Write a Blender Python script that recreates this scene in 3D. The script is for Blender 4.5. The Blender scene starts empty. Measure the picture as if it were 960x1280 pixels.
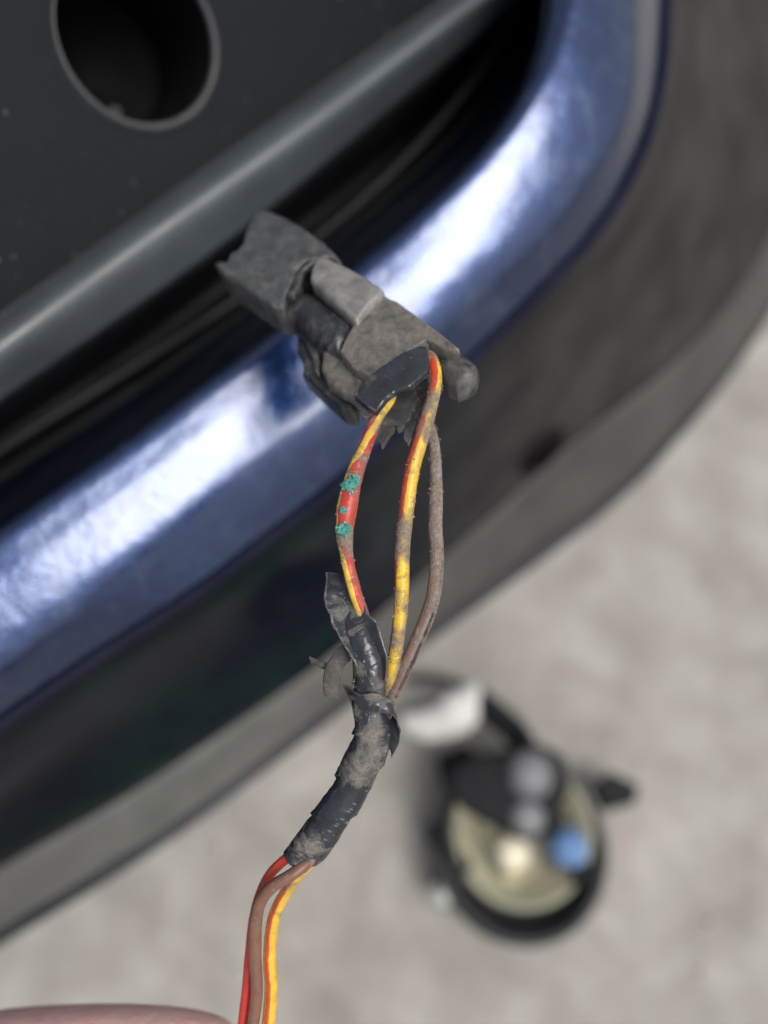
import bpy, bmesh, math, random
from mathutils import Vector, Matrix, noise
from mathutils.geometry import delaunay_2d_cdt

random.seed(7)
S = bpy.context.scene
C = S.collection
R = math.radians

# ------------------------------------------------------------------ camera
PITCH = 70.0
CAM = Vector((0, 0, 0.42))
F = 26.0 / 34.6 * 1280.0
cd = bpy.data.cameras.new('camera')
cam = bpy.data.objects.new('camera', cd)
C.objects.link(cam)
cam.location = CAM
cam.rotation_euler = (R(90 - PITCH), 0, 0)
cd.sensor_fit = 'VERTICAL'
cd.sensor_height = 34.6
cd.sensor_width = 25.95
cd.lens = 26.0
cd.clip_start = 0.005
cd.clip_end = 500
cd.dof.use_dof = True
cd.dof.focus_distance = 0.1035
cd.dof.aperture_fstop = 6.6
S.camera = cam

# ------------------------------------------------------------------ light
SUN_EL, SUN_AZ = 62.0, 125.0          # azimuth the light comes from, clockwise from +Y
w = bpy.data.worlds.new('World')
S.world = w
w.use_nodes = True
nt = w.node_tree
nt.nodes.clear()
sky = nt.nodes.new('ShaderNodeTexSky')
sky.sky_type = 'NISHITA'
sky.sun_disc = False
sky.sun_elevation = R(SUN_EL)
sky.sun_rotation = R(SUN_AZ)
sky.air_density = 1.0
sky.dust_density = 4.0
sky.ozone_density = 1.0
hs = nt.nodes.new('ShaderNodeHueSaturation')
hs.inputs['Saturation'].default_value = 0.35
bg = nt.nodes.new('ShaderNodeBackground')
bg.inputs['Strength'].default_value = 0.11
wo = nt.nodes.new('ShaderNodeOutputWorld')
nt.links.new(sky.outputs[0], hs.inputs['Color'])
nt.links.new(hs.outputs[0], bg.inputs['Color'])
nt.links.new(bg.outputs[0], wo.inputs['Surface'])
sl = bpy.data.lights.new('sun', 'SUN')
sl.energy = 1.5
sl.angle = R(30)
sl.color = (1.0, 0.96, 0.9)
sun = bpy.data.objects.new('sun', sl)
C.objects.link(sun)
sdir = Vector((math.sin(R(SUN_AZ)) * math.cos(R(SUN_EL)), math.cos(R(SUN_AZ)) * math.cos(R(SUN_EL)), math.sin(R(SUN_EL))))
sun.rotation_euler = sdir.to_track_quat('Z', 'Y').to_euler()
S.view_settings.view_transform = 'Standard'
S.view_settings.look = 'None'
S.view_settings.gamma = 1
S.view_settings.exposure = 0.42

# ------------------------------------------------------------------ helpers
FW = Vector((0, math.cos(R(PITCH)), -math.sin(R(PITCH))))
UP = Vector((0, math.sin(R(PITCH)), math.cos(R(PITCH))))
RT = Vector((1, 0, 0))
def ray(px, py):
    return FW + RT * ((px - 480) / F) + UP * (-(py - 640) / F)
def at(px, py, d):                       # a point d metres away along the view axis
    return CAM + ray(px, py) * d
def atz(px, py, z):                      # the point seen there at height z
    r = ray(px, py)
    return CAM + r * ((z - CAM.z) / r.z)

def link(name, mesh, m=None, parent=None, smooth=True):
    o = bpy.data.objects.new(name, mesh)
    C.objects.link(o)
    if m is not None:
        mesh.materials.append(m)
    if parent is not None:
        o.parent = parent
    if smooth:
        for p in mesh.polygons:
            p.use_smooth = True
    return o
def empty(name, loc):
    o = bpy.data.objects.new(name, None)
    C.objects.link(o)
    o.location = loc
    o.empty_display_size = 0.01
    return o
def tag(o, label=None, cat=None, kind=None, group=None):
    for k, v in (('label', label), ('category', cat), ('kind', kind), ('group', group)):
        if v:
            o[k] = v
    return o
def build(name, verts, faces, m, parent=None, smooth=True, base=None):
    """one mesh object; verts are world points, its origin sits on its parent's base"""
    off = base if base is not None else (parent.matrix_basis.translation if parent is not None else Vector((0, 0, 0)))
    if parent is not None and base is None:
        off = Vector((0, 0, 0))
        p = parent
        while p is not None:
            off = off + p.location
            p = p.parent
    me = bpy.data.meshes.new(name)
    me.from_pydata([tuple(Vector(v) - off) for v in verts], [], faces)
    me.update()
    o = link(name, me, m, parent, smooth)
    if parent is None:
        o.location = off
    return o
def catmull(pts, n):
    """n points along a Catmull-Rom curve through pts, even in chord length"""
    pts = [Vector(p) for p in pts]
    P = [pts[0] * 2 - pts[1]] + pts + [pts[-1] * 2 - pts[-2]]
    fine = []
    for i in range(1, len(P) - 2):
        a, b, c, d = P[i - 1], P[i], P[i + 1], P[i + 2]
        for k in range(16):
            t = k / 16
            fine.append(0.5 * ((2 * b) + (c - a) * t + (2 * a - 5 * b + 4 * c - d) * t * t + (3 * b - a - 3 * c + d) * t ** 3))
    fine.append(pts[-1].copy())
    L = [0]
    for i in range(1, len(fine)):
        L.append(L[-1] + (fine[i].resized(3) if len(fine[i]) < 3 else Vector(fine[i][:3])).__sub__(fine[i - 1].resized(3) if len(fine[i]) < 3 else Vector(fine[i - 1][:3])).length)
    out = []
    j = 0
    for k in range(n):
        s = L[-1] * k / (n - 1)
        while j < len(L) - 2 and L[j + 1] < s:
            j += 1
        u = (s - L[j]) / max(1e-12, L[j + 1] - L[j])
        out.append(fine[j].lerp(fine[j + 1], min(1, max(0, u))))
    return out
def fbm(p, oct=4):
    return noise.fractal(p, 1.0, 2.0, oct)

# ------------------------------------------------------------------ materials
class NT:
    def __init__(self, name):
        self.m = bpy.data.materials.new(name)
        self.m.use_nodes = True
        self.t = self.m.node_tree
        self.p = self.t.nodes['Principled BSDF']
        self.tc = self.t.nodes.new('ShaderNodeTexCoord')
    def n(self, typ, **kw):
        x = self.t.nodes.new(typ)
        for k, v in kw.items():
            setattr(x, k, v)
        return x
    def l(self, a, b):
        self.t.links.new(a, b)
    def noise(self, scale, detail=4, rough=0.55, dist=0.0, vec=None):
        x = self.n('ShaderNodeTexNoise')
        x.inputs['Scale'].default_value = scale
        x.inputs['Detail'].default_value = detail
        x.inputs['Roughness'].default_value = rough
        x.inputs['Distortion'].default_value = dist
        self.l(vec or self.tc.outputs['Object'], x.inputs['Vector'])
        return x.outputs['Fac']
    def ramp(self, fac, stops, interp='LINEAR'):
        x = self.n('ShaderNodeValToRGB')
        x.color_ramp.interpolation = interp
        e = x.color_ramp.elements
        while len(e) < len(stops):
            e.new(0.5)
        for k, (pos, col) in enumerate(stops):
            e[k].position = pos
            if not isinstance(col, tuple):
                col = (col, col, col)
            e[k].color = (*col, 1)
        self.l(fac, x.inputs['Fac'])
        return x.outputs['Color']
    def math(self, op, a, b=None, clamp=False):
        x = self.n('ShaderNodeMath', operation=op)
        x.use_clamp = clamp
        for i, v in enumerate((a, b)):
            if v is None:
                continue
            if isinstance(v, (int, float)):
                x.inputs[i].default_value = v
            else:
                self.l(v, x.inputs[i])
        return x.outputs[0]
    def mix(self, fac, a, b):
        x = self.n('ShaderNodeMix', data_type='RGBA')
        for i, v in ((0, fac), (6, a), (7, b)):
            if isinstance(v, tuple):
                x.inputs[i].default_value = (*v, 1)
            elif isinstance(v, (int, float)):
                x.inputs[i].default_value = v
            else:
                self.l(v, x.inputs[i])
        return x.outputs[2]
    def attr(self, name):
        x = self.n('ShaderNodeAttribute', attribute_name=name)
        return x.outputs['Fac']
    def bump(self, h, strength=0.3, dist=0.001):
        x = self.n('ShaderNodeBump')
        x.inputs['Strength'].default_value = strength
        x.inputs['Distance'].default_value = dist
        self.l(h, x.inputs['Height'])
        self.l(x.outputs[0], self.p.inputs['Normal'])
    def set(self, **kw):
        for k, v in kw.items():
            k = k.replace('_', ' ')
            if isinstance(v, tuple):
                v = (*v, 1)
                self.p.inputs[k].default_value = v
            elif isinstance(v, (int, float)):
                self.p.inputs[k].default_value = v
            else:
                self.l(v, self.p.inputs[k])
        return self

def m_ground():
    g = NT('concrete')
    big = g.ramp(g.noise(21, 4, 0.58, 0.3), [(0.30, (0.27, 0.252, 0.226)), (0.5, (0.350, 0.330, 0.299)), (0.70, (0.44, 0.42, 0.386))])
    mid = g.ramp(g.noise(60, 6, 0.65, 0.4), [(0.3, 0.86), (0.55, 1.0), (0.75, 1.07)])
    x = g.n('ShaderNodeMix', data_type='RGBA', blend_type='MULTIPLY')
    x.inputs[0].default_value = 1
    g.l(big, x.inputs[6]); g.l(mid, x.inputs[7])
    rust = g.ramp(g.noise(23, 3, 0.5), [(0.62, 0.0), (0.75, 0.45)])
    col = g.mix(rust, x.outputs[2], (0.34, 0.22, 0.15))
    g.set(Base_Color=col, Roughness=0.9)
    g.bump(g.noise(420, 6, 0.7), 0.6, 0.002)
    return g.m
def m_plain(name, col, rough=0.5, metal=0.0, var=0.25, scale=60, bump=0.0, bscale=400, spec=0.5, coat=0.0):
    g = NT(name)
    dark = tuple(c * (1 - var) for c in col)
    lite = tuple(min(1, c * (1 + var)) for c in col)
    c = g.ramp(g.noise(scale, 5, 0.6), [(0.3, dark), (0.7, lite)])
    g.set(Base_Color=c, Metallic=metal)
    r = g.ramp(g.noise(scale * 1.7, 4), [(0.3, max(0.02, rough * 0.8)), (0.7, min(1, rough * 1.2))])
    g.set(Roughness=r)
    g.p.inputs['Specular IOR Level'].default_value = spec
    g.p.inputs['Coat Weight'].default_value = coat
    if bump:
        g.bump(g.noise(bscale, 4, 0.6), bump, 0.0006)
    return g.m
def m_panel():
    g = NT('grained black plastic')
    specks = g.ramp(g.noise(720, 2, 0.5), [(0.72, 0.0), (0.76, 1.0)])
    haze = g.ramp(g.noise(14, 5, 0.65), [(0.35, 0.0), (0.75, 0.35)])
    c = g.mix(haze, (0.005, 0.0073, 0.0095), (0.014, 0.0175, 0.021))
    c = g.mix(g.math('MULTIPLY', specks, 0.5), c, (0.30, 0.31, 0.31))
    g.set(Base_Color=c, Roughness=0.55)
    g.p.inputs['Specular IOR Level'].default_value = 0.11
    g.bump(g.noise(1500, 3, 0.6), 0.12, 0.0004)
    return g.m
def m_paint():
    g = NT('metallic blue paint')
    flake = g.noise(900, 3, 0.7)
    dust_or_refl = g.noise(95, 6, 0.68, 0.6)
    c = g.ramp(flake, [(0.3, (0.0018, 0.013, 0.064)), (0.7, (0.007, 0.036, 0.135))])
    dm = g.ramp(dust_or_refl, [(0.52, 0.0), (0.75, 0.5)])
    c = g.mix(g.math('MULTIPLY', dm, 0.35), c, (0.30, 0.34, 0.42))
    g.set(Base_Color=c, Metallic=0.88)
    g.set(Roughness=g.ramp(dust_or_refl, [(0.35, 0.24), (0.7, 0.42)]))
    g.p.inputs['Coat Weight'].default_value = 0.9
    g.p.inputs['Coat Roughness'].default_value = 0.10
    g.p.inputs['Coat IOR'].default_value = 1.72
    h = g.math('ADD', g.noise(110, 6, 0.7, 0.8), g.math('ADD', g.math('MULTIPLY', g.noise(38, 3, 0.5), 0.8), g.math('MULTIPLY', g.noise(300, 5, 0.65), 0.45)))
    g.bump(h, 0.24, 0.0012)
    # the clear coat is dusty and a little wavy, so the sky in it breaks up
    b2 = g.n('ShaderNodeBump')
    b2.inputs['Strength'].default_value = 0.15
    b2.inputs['Distance'].default_value = 0.0012
    g.l(h, b2.inputs['Height'])
    g.l(b2.outputs[0], g.p.inputs['Coat Normal'])
    return g.m
def m_skirt():
    g = NT('dark lower plastic with painted reflection')
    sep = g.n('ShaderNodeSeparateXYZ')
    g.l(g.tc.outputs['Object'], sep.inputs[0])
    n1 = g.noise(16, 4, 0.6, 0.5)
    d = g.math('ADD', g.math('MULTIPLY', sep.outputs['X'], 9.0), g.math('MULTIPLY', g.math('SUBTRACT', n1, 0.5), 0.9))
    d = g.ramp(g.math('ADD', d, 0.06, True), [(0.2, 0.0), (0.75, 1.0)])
    tint = g.ramp(g.noise(22, 3, 0.5), [(0.45, (0.004, 0.006, 0.012)), (0.62, (0.006, 0.016, 0.016)), (0.75, (0.02, 0.02, 0.024))])  # navy and green imitate mirrored surroundings in the base colour
    dust_or_refl = g.ramp(g.noise(40, 5, 0.6), [(0.3, (0.028, 0.026, 0.0265)), (0.7, (0.055, 0.052, 0.051))])  # brown stands in for ground mirrored in the skirt, stronger to the right
    c = g.mix(d, tint, dust_or_refl)
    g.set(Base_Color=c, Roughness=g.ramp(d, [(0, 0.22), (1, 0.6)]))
    g.p.inputs['Specular IOR Level'].default_value = 0.03
    return g.m
def m_strip():
    g = NT('plastic lip with painted reflection')
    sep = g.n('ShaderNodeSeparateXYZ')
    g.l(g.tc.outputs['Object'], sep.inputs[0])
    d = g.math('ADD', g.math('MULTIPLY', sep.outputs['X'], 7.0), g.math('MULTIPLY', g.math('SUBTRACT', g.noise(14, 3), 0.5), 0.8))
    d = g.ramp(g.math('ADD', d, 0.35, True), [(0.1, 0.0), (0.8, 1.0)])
    c = g.ramp(g.noise(26, 5, 0.6, 0.4), [(0.3, (0.09, 0.098, 0.09)), (0.5, (0.145, 0.148, 0.137)), (0.7, (0.20, 0.196, 0.182))])  # grey of the reflected ground painted into the lip
    c2 = g.ramp(g.noise(30, 4, 0.6), [(0.3, (0.05, 0.047, 0.045)), (0.7, (0.085, 0.080, 0.075))])  # dimmer reflection tone, blended in towards the right
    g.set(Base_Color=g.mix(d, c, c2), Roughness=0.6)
    g.p.inputs['Specular IOR Level'].default_value = 0.25
    return g.m
def m_stripe(name, base, stripe, centre, width, dust_or_refl=(0.20, 0.165, 0.135), dthr=0.55):
    """insulation with a stripe; UV x runs round the wire, y along it; 'dirt' is a vertex attribute"""
    g = NT(name)
    uv = g.n('ShaderNodeUVMap')
    uv.uv_map = 'UVMap'
    sep = g.n('ShaderNodeSeparateXYZ')
    g.l(uv.outputs[0], sep.inputs[0])
    edge = g.math('MULTIPLY', g.math('SUBTRACT', g.noise(900, 3), 0.5), 0.07)
    u = g.math('ADD', sep.outputs['X'], edge)
    dist = g.math('ABSOLUTE', g.math('SUBTRACT', g.math('FRACT', g.math('ADD', g.math('SUBTRACT', u, centre), 0.5)), 0.5))
    mask = g.math('LESS_THAN', dist, width / 2)
    tone = g.ramp(g.noise(500, 4, 0.6), [(0.3, 0.72), (0.7, 1.08)])
    c = g.mix(mask, base, stripe)
    x = g.n('ShaderNodeMix', data_type='RGBA', blend_type='MULTIPLY')
    x.inputs[0].default_value = 1
    g.l(c, x.inputs[6]); g.l(tone, x.inputs[7])
    dn = g.noise(420, 6, 0.66, 0.4)
    d = g.math('ADD', dn, g.math('MULTIPLY', g.attr('dirt'), 0.40))
    hard = g.ramp(d, [(dthr + 0.07, 0.0), (dthr + 0.24, 0.92)])
    film = g.math('MULTIPLY', g.ramp(g.math('ADD', g.noise(300, 4, 0.6), g.math('MULTIPLY', g.attr('dirt'), 0.5)), [(0.5, 0.0), (0.85, 1.0)]), 0.45)
    dm = hard
    dcol = g.ramp(g.noise(1800, 4, 0.7), [(0.3, tuple(v * 0.55 for v in dust_or_refl)), (0.7, tuple(v * 1.45 for v in dust_or_refl))])
    c = g.mix(dm, g.mix(film, x.outputs[2], (0.17, 0.11, 0.07)), dcol)
    g.set(Base_Color=c, Roughness=g.ramp(dm, [(0, 0.38), (1, 0.9)]))
    h = g.math('ADD', g.math('MULTIPLY', dm, 0.6), g.math('MULTIPLY', g.noise(2600, 4, 0.7), g.math('ADD', dm, 0.15)))
    g.bump(h, 0.75, 0.00022)
    return g.m
def m_dusty(name, base, dust_or_refl, thr=0.5, soft=0.12, rough=0.35, scale=170, bump=0.5, drough=0.9, wave=0.3):
    g = NT(name)
    dn = g.noise(scale, 7, 0.68, 0.7)
    d = g.math('ADD', dn, g.math('MULTIPLY', g.attr('dirt'), 0.5))
    dm = g.ramp(d, [(thr, 0.0), (thr + soft, 1.0)])
    dcol = g.ramp(g.noise(2600, 5, 0.8), [(0.28, tuple(v * 0.62 for v in dust_or_refl)), (0.72, tuple(v * 1.36 for v in dust_or_refl))])
    bcol = g.ramp(g.noise(420, 4, 0.6), [(0.3, tuple(v * 0.7 for v in base)), (0.7, tuple(v * 1.3 for v in base))])
    # small pale scratches and specks
    sp = g.ramp(g.noise(1500, 3, 0.6), [(0.68, 0.0), (0.74, 0.6)])
    c = g.mix(dm, g.mix(sp, bcol, tuple(min(1, v * 1.3) for v in dust_or_refl)), dcol)
    geo = g.n('ShaderNodeNewGeometry')     # worn, paler edges and dirt-dark creases
    wear = g.ramp(g.math('ADD', geo.outputs['Pointiness'], g.math('MULTIPLY', g.math('SUBTRACT', g.noise(500, 4), 0.5), 0.05)), [(0.53, 0.0), (0.61, 0.32)])
    c = g.mix(wear, c, tuple(min(1, v * 1.75) for v in dust_or_refl))
    g.set(Base_Color=c, Roughness=g.ramp(dm, [(0, rough), (1, drough)]))
    h = g.math('ADD', g.math('MULTIPLY', g.noise(1700, 5, 0.7), dm), g.math('MULTIPLY', g.noise(300, 4, 0.6), wave))
    g.bump(h, bump, 0.0003)
    return g.m
def m_skin():
    g = NT('skin')
    c = g.ramp(g.noise(90, 5, 0.6), [(0.3, (0.92, 0.47, 0.42)), (0.7, (0.97, 0.66, 0.60))])
    g.set(Base_Color=c, Roughness=0.5)
    g.p.inputs['Subsurface Weight'].default_value = 0.12
    g.p.inputs['Subsurface Scale'].default_value = 0.004
    g.bump(g.math('ADD', g.noise(900, 4, 0.6), g.math('MULTIPLY', g.noise(160, 3, 0.5, 1.5), 0.8)), 0.5, 0.0006)
    return g.m
def m_glass():
    g = NT('clear lamp glass')
    g.set(Base_Color=(0.95, 0.93, 0.85), Roughness=0.08)
    g.p.inputs['Transmission Weight'].default_value = 1.0
    g.p.inputs['IOR'].default_value = 1.15
    return g.m

M = dict(
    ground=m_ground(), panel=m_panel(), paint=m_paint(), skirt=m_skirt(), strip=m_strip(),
    rib=m_plain('satin grey-black plastic', (0.062, 0.073, 0.083), 0.5, 0, 0.2, 40, 0.15, 900, 0.8),
    black=m_plain('matt black plastic', (0.010, 0.011, 0.013), 0.6, 0, 0.3, 40, 0.1, 600, 0.3),
    rim=m_plain('light-toned hole rim plastic', (0.03, 0.032, 0.034), 0.45, 0, 0.25, 80),  # paler than the panel, in place of light caught on the rim
    void=m_plain('deep black plastic', (0.004, 0.004, 0.005), 0.8, 0, 0.2, 40, 0, 400, 0.1),
    navy=m_plain('dark navy rubber', (0.008, 0.009, 0.022), 0.7, 0, 0.3, 50, 0, 400, 0.12),
    drain=m_plain('dark drain plug', (0.012, 0.010, 0.012), 0.8, 0, 0.3, 60, 0, 400, 0.1),
    edge_tube=m_plain('dull dark edge tube', (0.034, 0.034, 0.042), 0.7, 0, 0.3, 40, 0, 400, 0.2),
    redyel=m_stripe('red wire insulation with yellow stripe', (0.56, 0.038, 0.026), (0.80, 0.54, 0.08), 0.0, 0.17),
    yelred=m_stripe('yellow wire insulation with red stripe', (0.80, 0.52, 0.035), (0.62, 0.06, 0.03), 0.0, 0.22),
    yelthin=m_stripe('clean yellow wire insulation with thin red stripe', (0.76, 0.46, 0.035), (0.60, 0.09, 0.04), 0.0, 0.11),
    brownpale=m_stripe('weathered pale brown wire insulation', (0.215, 0.14, 0.112), (0.022, 0.021, 0.022), 0.0, 0.10, (0.215, 0.188, 0.168), 0.50),
    brown=m_stripe('brown wire insulation', (0.20, 0.095, 0.062), (0.03, 0.026, 0.026), 0.0, 0.14, (0.24, 0.195, 0.17), 0.50),
    tape=m_dusty('old black tape', (0.022, 0.025, 0.031), (0.185, 0.165, 0.143), 0.54, 0.21, 0.24, 300, 0.7, 0.85, 0.8),
    sleeve_p=m_dusty('grey sleeve plastic', (0.055, 0.058, 0.060), (0.13, 0.126, 0.118), 0.46, 0.34, 0.40, 480, 0.08, 0.7, 0.06),
    conn=m_dusty('dusty grey connector plastic', (0.062, 0.060, 0.058), (0.20, 0.178, 0.152), 0.38, 0.40, 0.5, 520, 0.14, 0.85, 0.08),
    connlight=m_dusty('pale worn connector plastic', (0.15, 0.15, 0.147), (0.25, 0.237, 0.215), 0.42, 0.3, 0.40, 420, 0.08, 0.7, 0.06),
    conndark=m_dusty('dark shiny connector plastic', (0.022, 0.024, 0.027), (0.19, 0.184, 0.175), 0.53, 0.30, 0.3, 180, 0.4),
    shiny=m_dusty('glossy black sleeve', (0.026, 0.029, 0.035), (0.17, 0.165, 0.16), 0.60, 0.25, 0.24, 160, 0.4, 0.9, 0.6),
    rag=m_dusty('ragged dusty tape', (0.03, 0.03, 0.032), (0.11, 0.10, 0.088), 0.45, 0.25, 0.7, 260, 0.8),
    verd=m_dusty('verdigris', (0.03, 0.32, 0.26), (0.22, 0.52, 0.43), 0.46, 0.12, 0.9, 1400, 1.0, 0.95, 0.9),
    grit=m_plain('dirt crumbs', (0.24, 0.205, 0.175), 0.95, 0, 0.4, 700),
    skin=m_skin(), glass=m_glass(),
    chrome=m_plain('grey metal', (0.15, 0.15, 0.158), 0.5, 0.1, 0.2, 90),
    refl=m_plain('cream reflector', (0.62, 0.59, 0.46), 0.24, 0.4, 0.1, 60),
    olive=m_plain('yellowed clear plastic rim', (0.24, 0.235, 0.16), 0.4, 0, 0.2, 60),
    lblack=m_plain('lamp black plastic', (0.009, 0.010, 0.012), 0.5, 0, 0.3, 70, 0.1, 400, 0.12),
    lgrey=m_plain('dusty black housing', (0.026, 0.027, 0.029), 0.55, 0, 0.4, 50, 0.1, 400, 0.3),
    hot_spot=m_plain('cream highlight blob', (0.88, 0.85, 0.72), 0.25, 0, 0.06, 60),
    shade=m_plain('olive lamp shade', (0.07, 0.07, 0.05), 0.5, 0, 0.3, 90),
    pale=m_plain('pale grey plastic', (0.56, 0.55, 0.53), 0.6, 0, 0.1, 60),
    blue=m_plain('blue plastic', (0.10, 0.20, 0.40), 0.6, 0, 0.15, 80),
    steel=m_plain('zinc screw', (0.55, 0.57, 0.55), 0.4, 0.5, 0.15, 90),
    stone=m_plain('grit stone', (0.44, 0.41, 0.37), 0.9, 0, 0.35, 30),
    sleeve=m_plain('dark sleeve cloth', (0.03, 0.032, 0.04), 0.9, 0, 0.2, 60),
)

# ------------------------------------------------------------------ ground
def make_ground():
    xs = [-60, -8, -2, -0.8] + [-0.5 + i * 0.05 for i in range(21)] + [0.8, 2, 8, 60]
    V, Fc = [], []
    n = len(xs)
    for j in range(n):
        for i in range(n):
            x, y = xs[i], xs[j]
            V.append((x, y, fbm(Vector((x * 5, y * 5, 0))) * 0.0015 if abs(x) < 1 and abs(y) < 1 else 0))
    for j in range(n - 1):
        for i in range(n - 1):
            a = j * n + i
            Fc.append((a, a + 1, a + n + 1, a + n))
    o = build('ground', V, Fc, M['ground'])
    tag(o, 'worn grey brown concrete ground', None, 'structure')
    # grit
    V, Fc = [], []
    for k in range(420):
        x, y = random.uniform(-0.45, 0.5), random.uniform(-0.25, 0.6)
        r = random.choice((0.0008, 0.001, 0.0013, 0.0018, 0.0028)) if k > 22 else random.uniform(0.003, 0.0055)
        b = len(V)
        a0 = random.uniform(0, 6.28)
        for q in range(5):
            a = a0 + q * 1.2566
            rr = r * random.uniform(0.7, 1.25)
            V.append((x + rr * math.cos(a), y + rr * math.sin(a), 0.0))
        for q in range(5):
            a = a0 + q * 1.2566 + 0.3
            rr = r * random.uniform(0.4, 0.7)
            V.append((x + rr * math.cos(a), y + rr * math.sin(a), r * random.uniform(0.7, 1.2)))
        for q in range(5):
            Fc.append((b + q, b + (q + 1) % 5, b + 5 + (q + 1) % 5, b + 5 + q))
        Fc.append(tuple(b + 5 + q for q in range(5)))
    g = build('grit', V, Fc, M['stone'], smooth=False)
    tag(g, 'loose pale grit scattered over the concrete', None, 'stuff')
make_ground()

# ------------------------------------------------------------------ bumper
def rail(pts, z, rise=0.0, n=140, ext=(0.22, 0.10)):
    """pts: pixel points seen at height z (a number or one per end)"""
    out = []
    m = len(pts)
    cum = [0.0]
    for a, b in zip(pts, pts[1:]):
        cum.append(cum[-1] + math.hypot(b[0] - a[0], b[1] - a[1]))
    for i, p in enumerate(pts):
        zz = z if isinstance(z, (int, float)) else z[0] + (z[1] - z[0]) * i / (m - 1)
        zz += rise * 0.031 * (max(0, cum[i] / cum[-1] - 0.45) / 0.55) ** 1.35     # the frame of the opening climbs towards its corner
        out.append(atz(p[0], p[1], zz))
    d0 = (out[0] - out[1]).normalized()
    d1 = (out[-1] - out[-2]).normalized()
    c = catmull(out, n)
    return [c[0] + d0 * ext[0], c[0] + d0 * ext[0] * 0.5] + c + [c[-1] + d1 * ext[1] * 0.5, c[-1] + d1 * ext[1]]
def loft(name, rails, m, parent, sub=6, thick=0.0, wob=0.0):
    n = len(rails[0])
    rows = []
    for i in range(n):
        rows.append(catmull([r[i] for r in rails], (len(rails) - 1) * sub + 1) if len(rails) > 2 else [rails[0][i].lerp(rails[1][i], k / sub) for k in range(sub + 1)])
    k = len(rows[0])
    V = []
    for row in rows:
        for p in row:
            V.append(p + Vector((0, 0, 1)) * (wob * fbm(p * 40)) if wob else p)
    Fc = [(i * k + j, i * k + j + 1, (i + 1) * k + j + 1, (i + 1) * k + j) for i in range(n - 1) for j in range(k - 1)]
    o = build(name, V, Fc, m, parent)
    # make normals face the camera side
    me = o.data
    mid = me.polygons[len(me.polygons) // 2]
    off = Vector((0, 0, 0))
    p = parent
    while p is not None:
        off = off + p.location
        p = p.parent
    if mid.normal.dot(CAM - off - mid.center) < 0:
        me.flip_normals()
    if thick:
        s = o.modifiers.new('shell', 'SOLIDIFY')
        s.thickness = thick
        s.offset = -1
    return o
def tube(name, pts, rad, m, parent=None, ring=20, steps=200, up=None, twist=None, shape=None, dirt=None, caps=True, flat=1.0, knots=None):
    """a tube along pts (world) with radius rad(t); UV x goes round from the side that faces `up`"""
    c = catmull(pts, steps)
    L = [0.0]
    for i in range(1, steps):
        L.append(L[-1] + (c[i] - c[i - 1]).length)
    V, Fc, UV, D = [], [], [], []
    up = up or -FW
    for i in range(steps):
        T = (c[min(i + 1, steps - 1)] - c[max(i - 1, 0)]).normalized()
        N = (up - T * up.dot(T)).normalized()
        B = T.cross(N)
        t = i / (steps - 1)
        r = rad(t)
        for k in range(ring):
            a = 2 * math.pi * k / ring
            rr = r
            p = c[i] + (N * math.cos(a) * flat + B * math.sin(a)) * rr
            if shape:
                p = c[i] + (N * math.cos(a) * flat + B * math.sin(a)) * (rr * shape(t, a, p, L[i]))
            V.append(p)
            D.append(dirt(t, a, p) if dirt else 0.0)
    for i in range(steps - 1):
        for k in range(ring):
            a, b = i * ring + k, i * ring + (k + 1) % ring
            Fc.append((a, b, b + ring, a + ring))
            UV.append((i, k))
    if caps:
        Fc.append(tuple(reversed(range(ring))))
        Fc.append(tuple((steps - 1) * ring + k for k in range(ring)))
    o = build(name, V, Fc, m, parent)
    me = o.data
    uvl = me.uv_layers.new(name='UVMap')
    for f, (i, k) in enumerate(UV):
        tw = [(twist(ii / (steps - 1)) if twist else 0.0) for ii in (i, i, i + 1, i + 1)]
        us = (k / ring, (k + 1) / ring, (k + 1) / ring, k / ring)
        vs = (L[i], L[i], L[i + 1], L[i + 1])
        for q, li in enumerate(me.polygons[f].loop_indices):
            uvl.data[li].uv = (us[q] - tw[q], vs[q] * 100)
    at_ = me.attributes.new('dirt', 'FLOAT', 'POINT')
    at_.data.foreach_set('value', D)
    # outward normals
    cen = c[steps // 2]
    q = me.polygons[(steps // 2) * ring]
    off = Vector((0, 0, 0))
    p = parent
    while p is not None:
        off = off + p.location
        p = p.parent
    if q.normal.dot(q.center + off - cen) < 0:
        me.flip_normals()
    return o
def lerp_table(tab):
    def f(t):
        for (t0, v0), (t1, v1) in zip(tab, tab[1:]):
            if t <= t1:
                u = max(0, min(1, (t - t0) / max(1e-9, t1 - t0)))
                u = u * u * (3 - 2 * u)
                return v0 + (v1 - v0) * u
        return tab[-1][1]
    return f

bumper = empty('car_bumper', atz(300, 600, 0.25))
tag(bumper, 'dark blue front bumper of a car with black plastic insert and empty fog lamp hole', 'car bumper')

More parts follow.
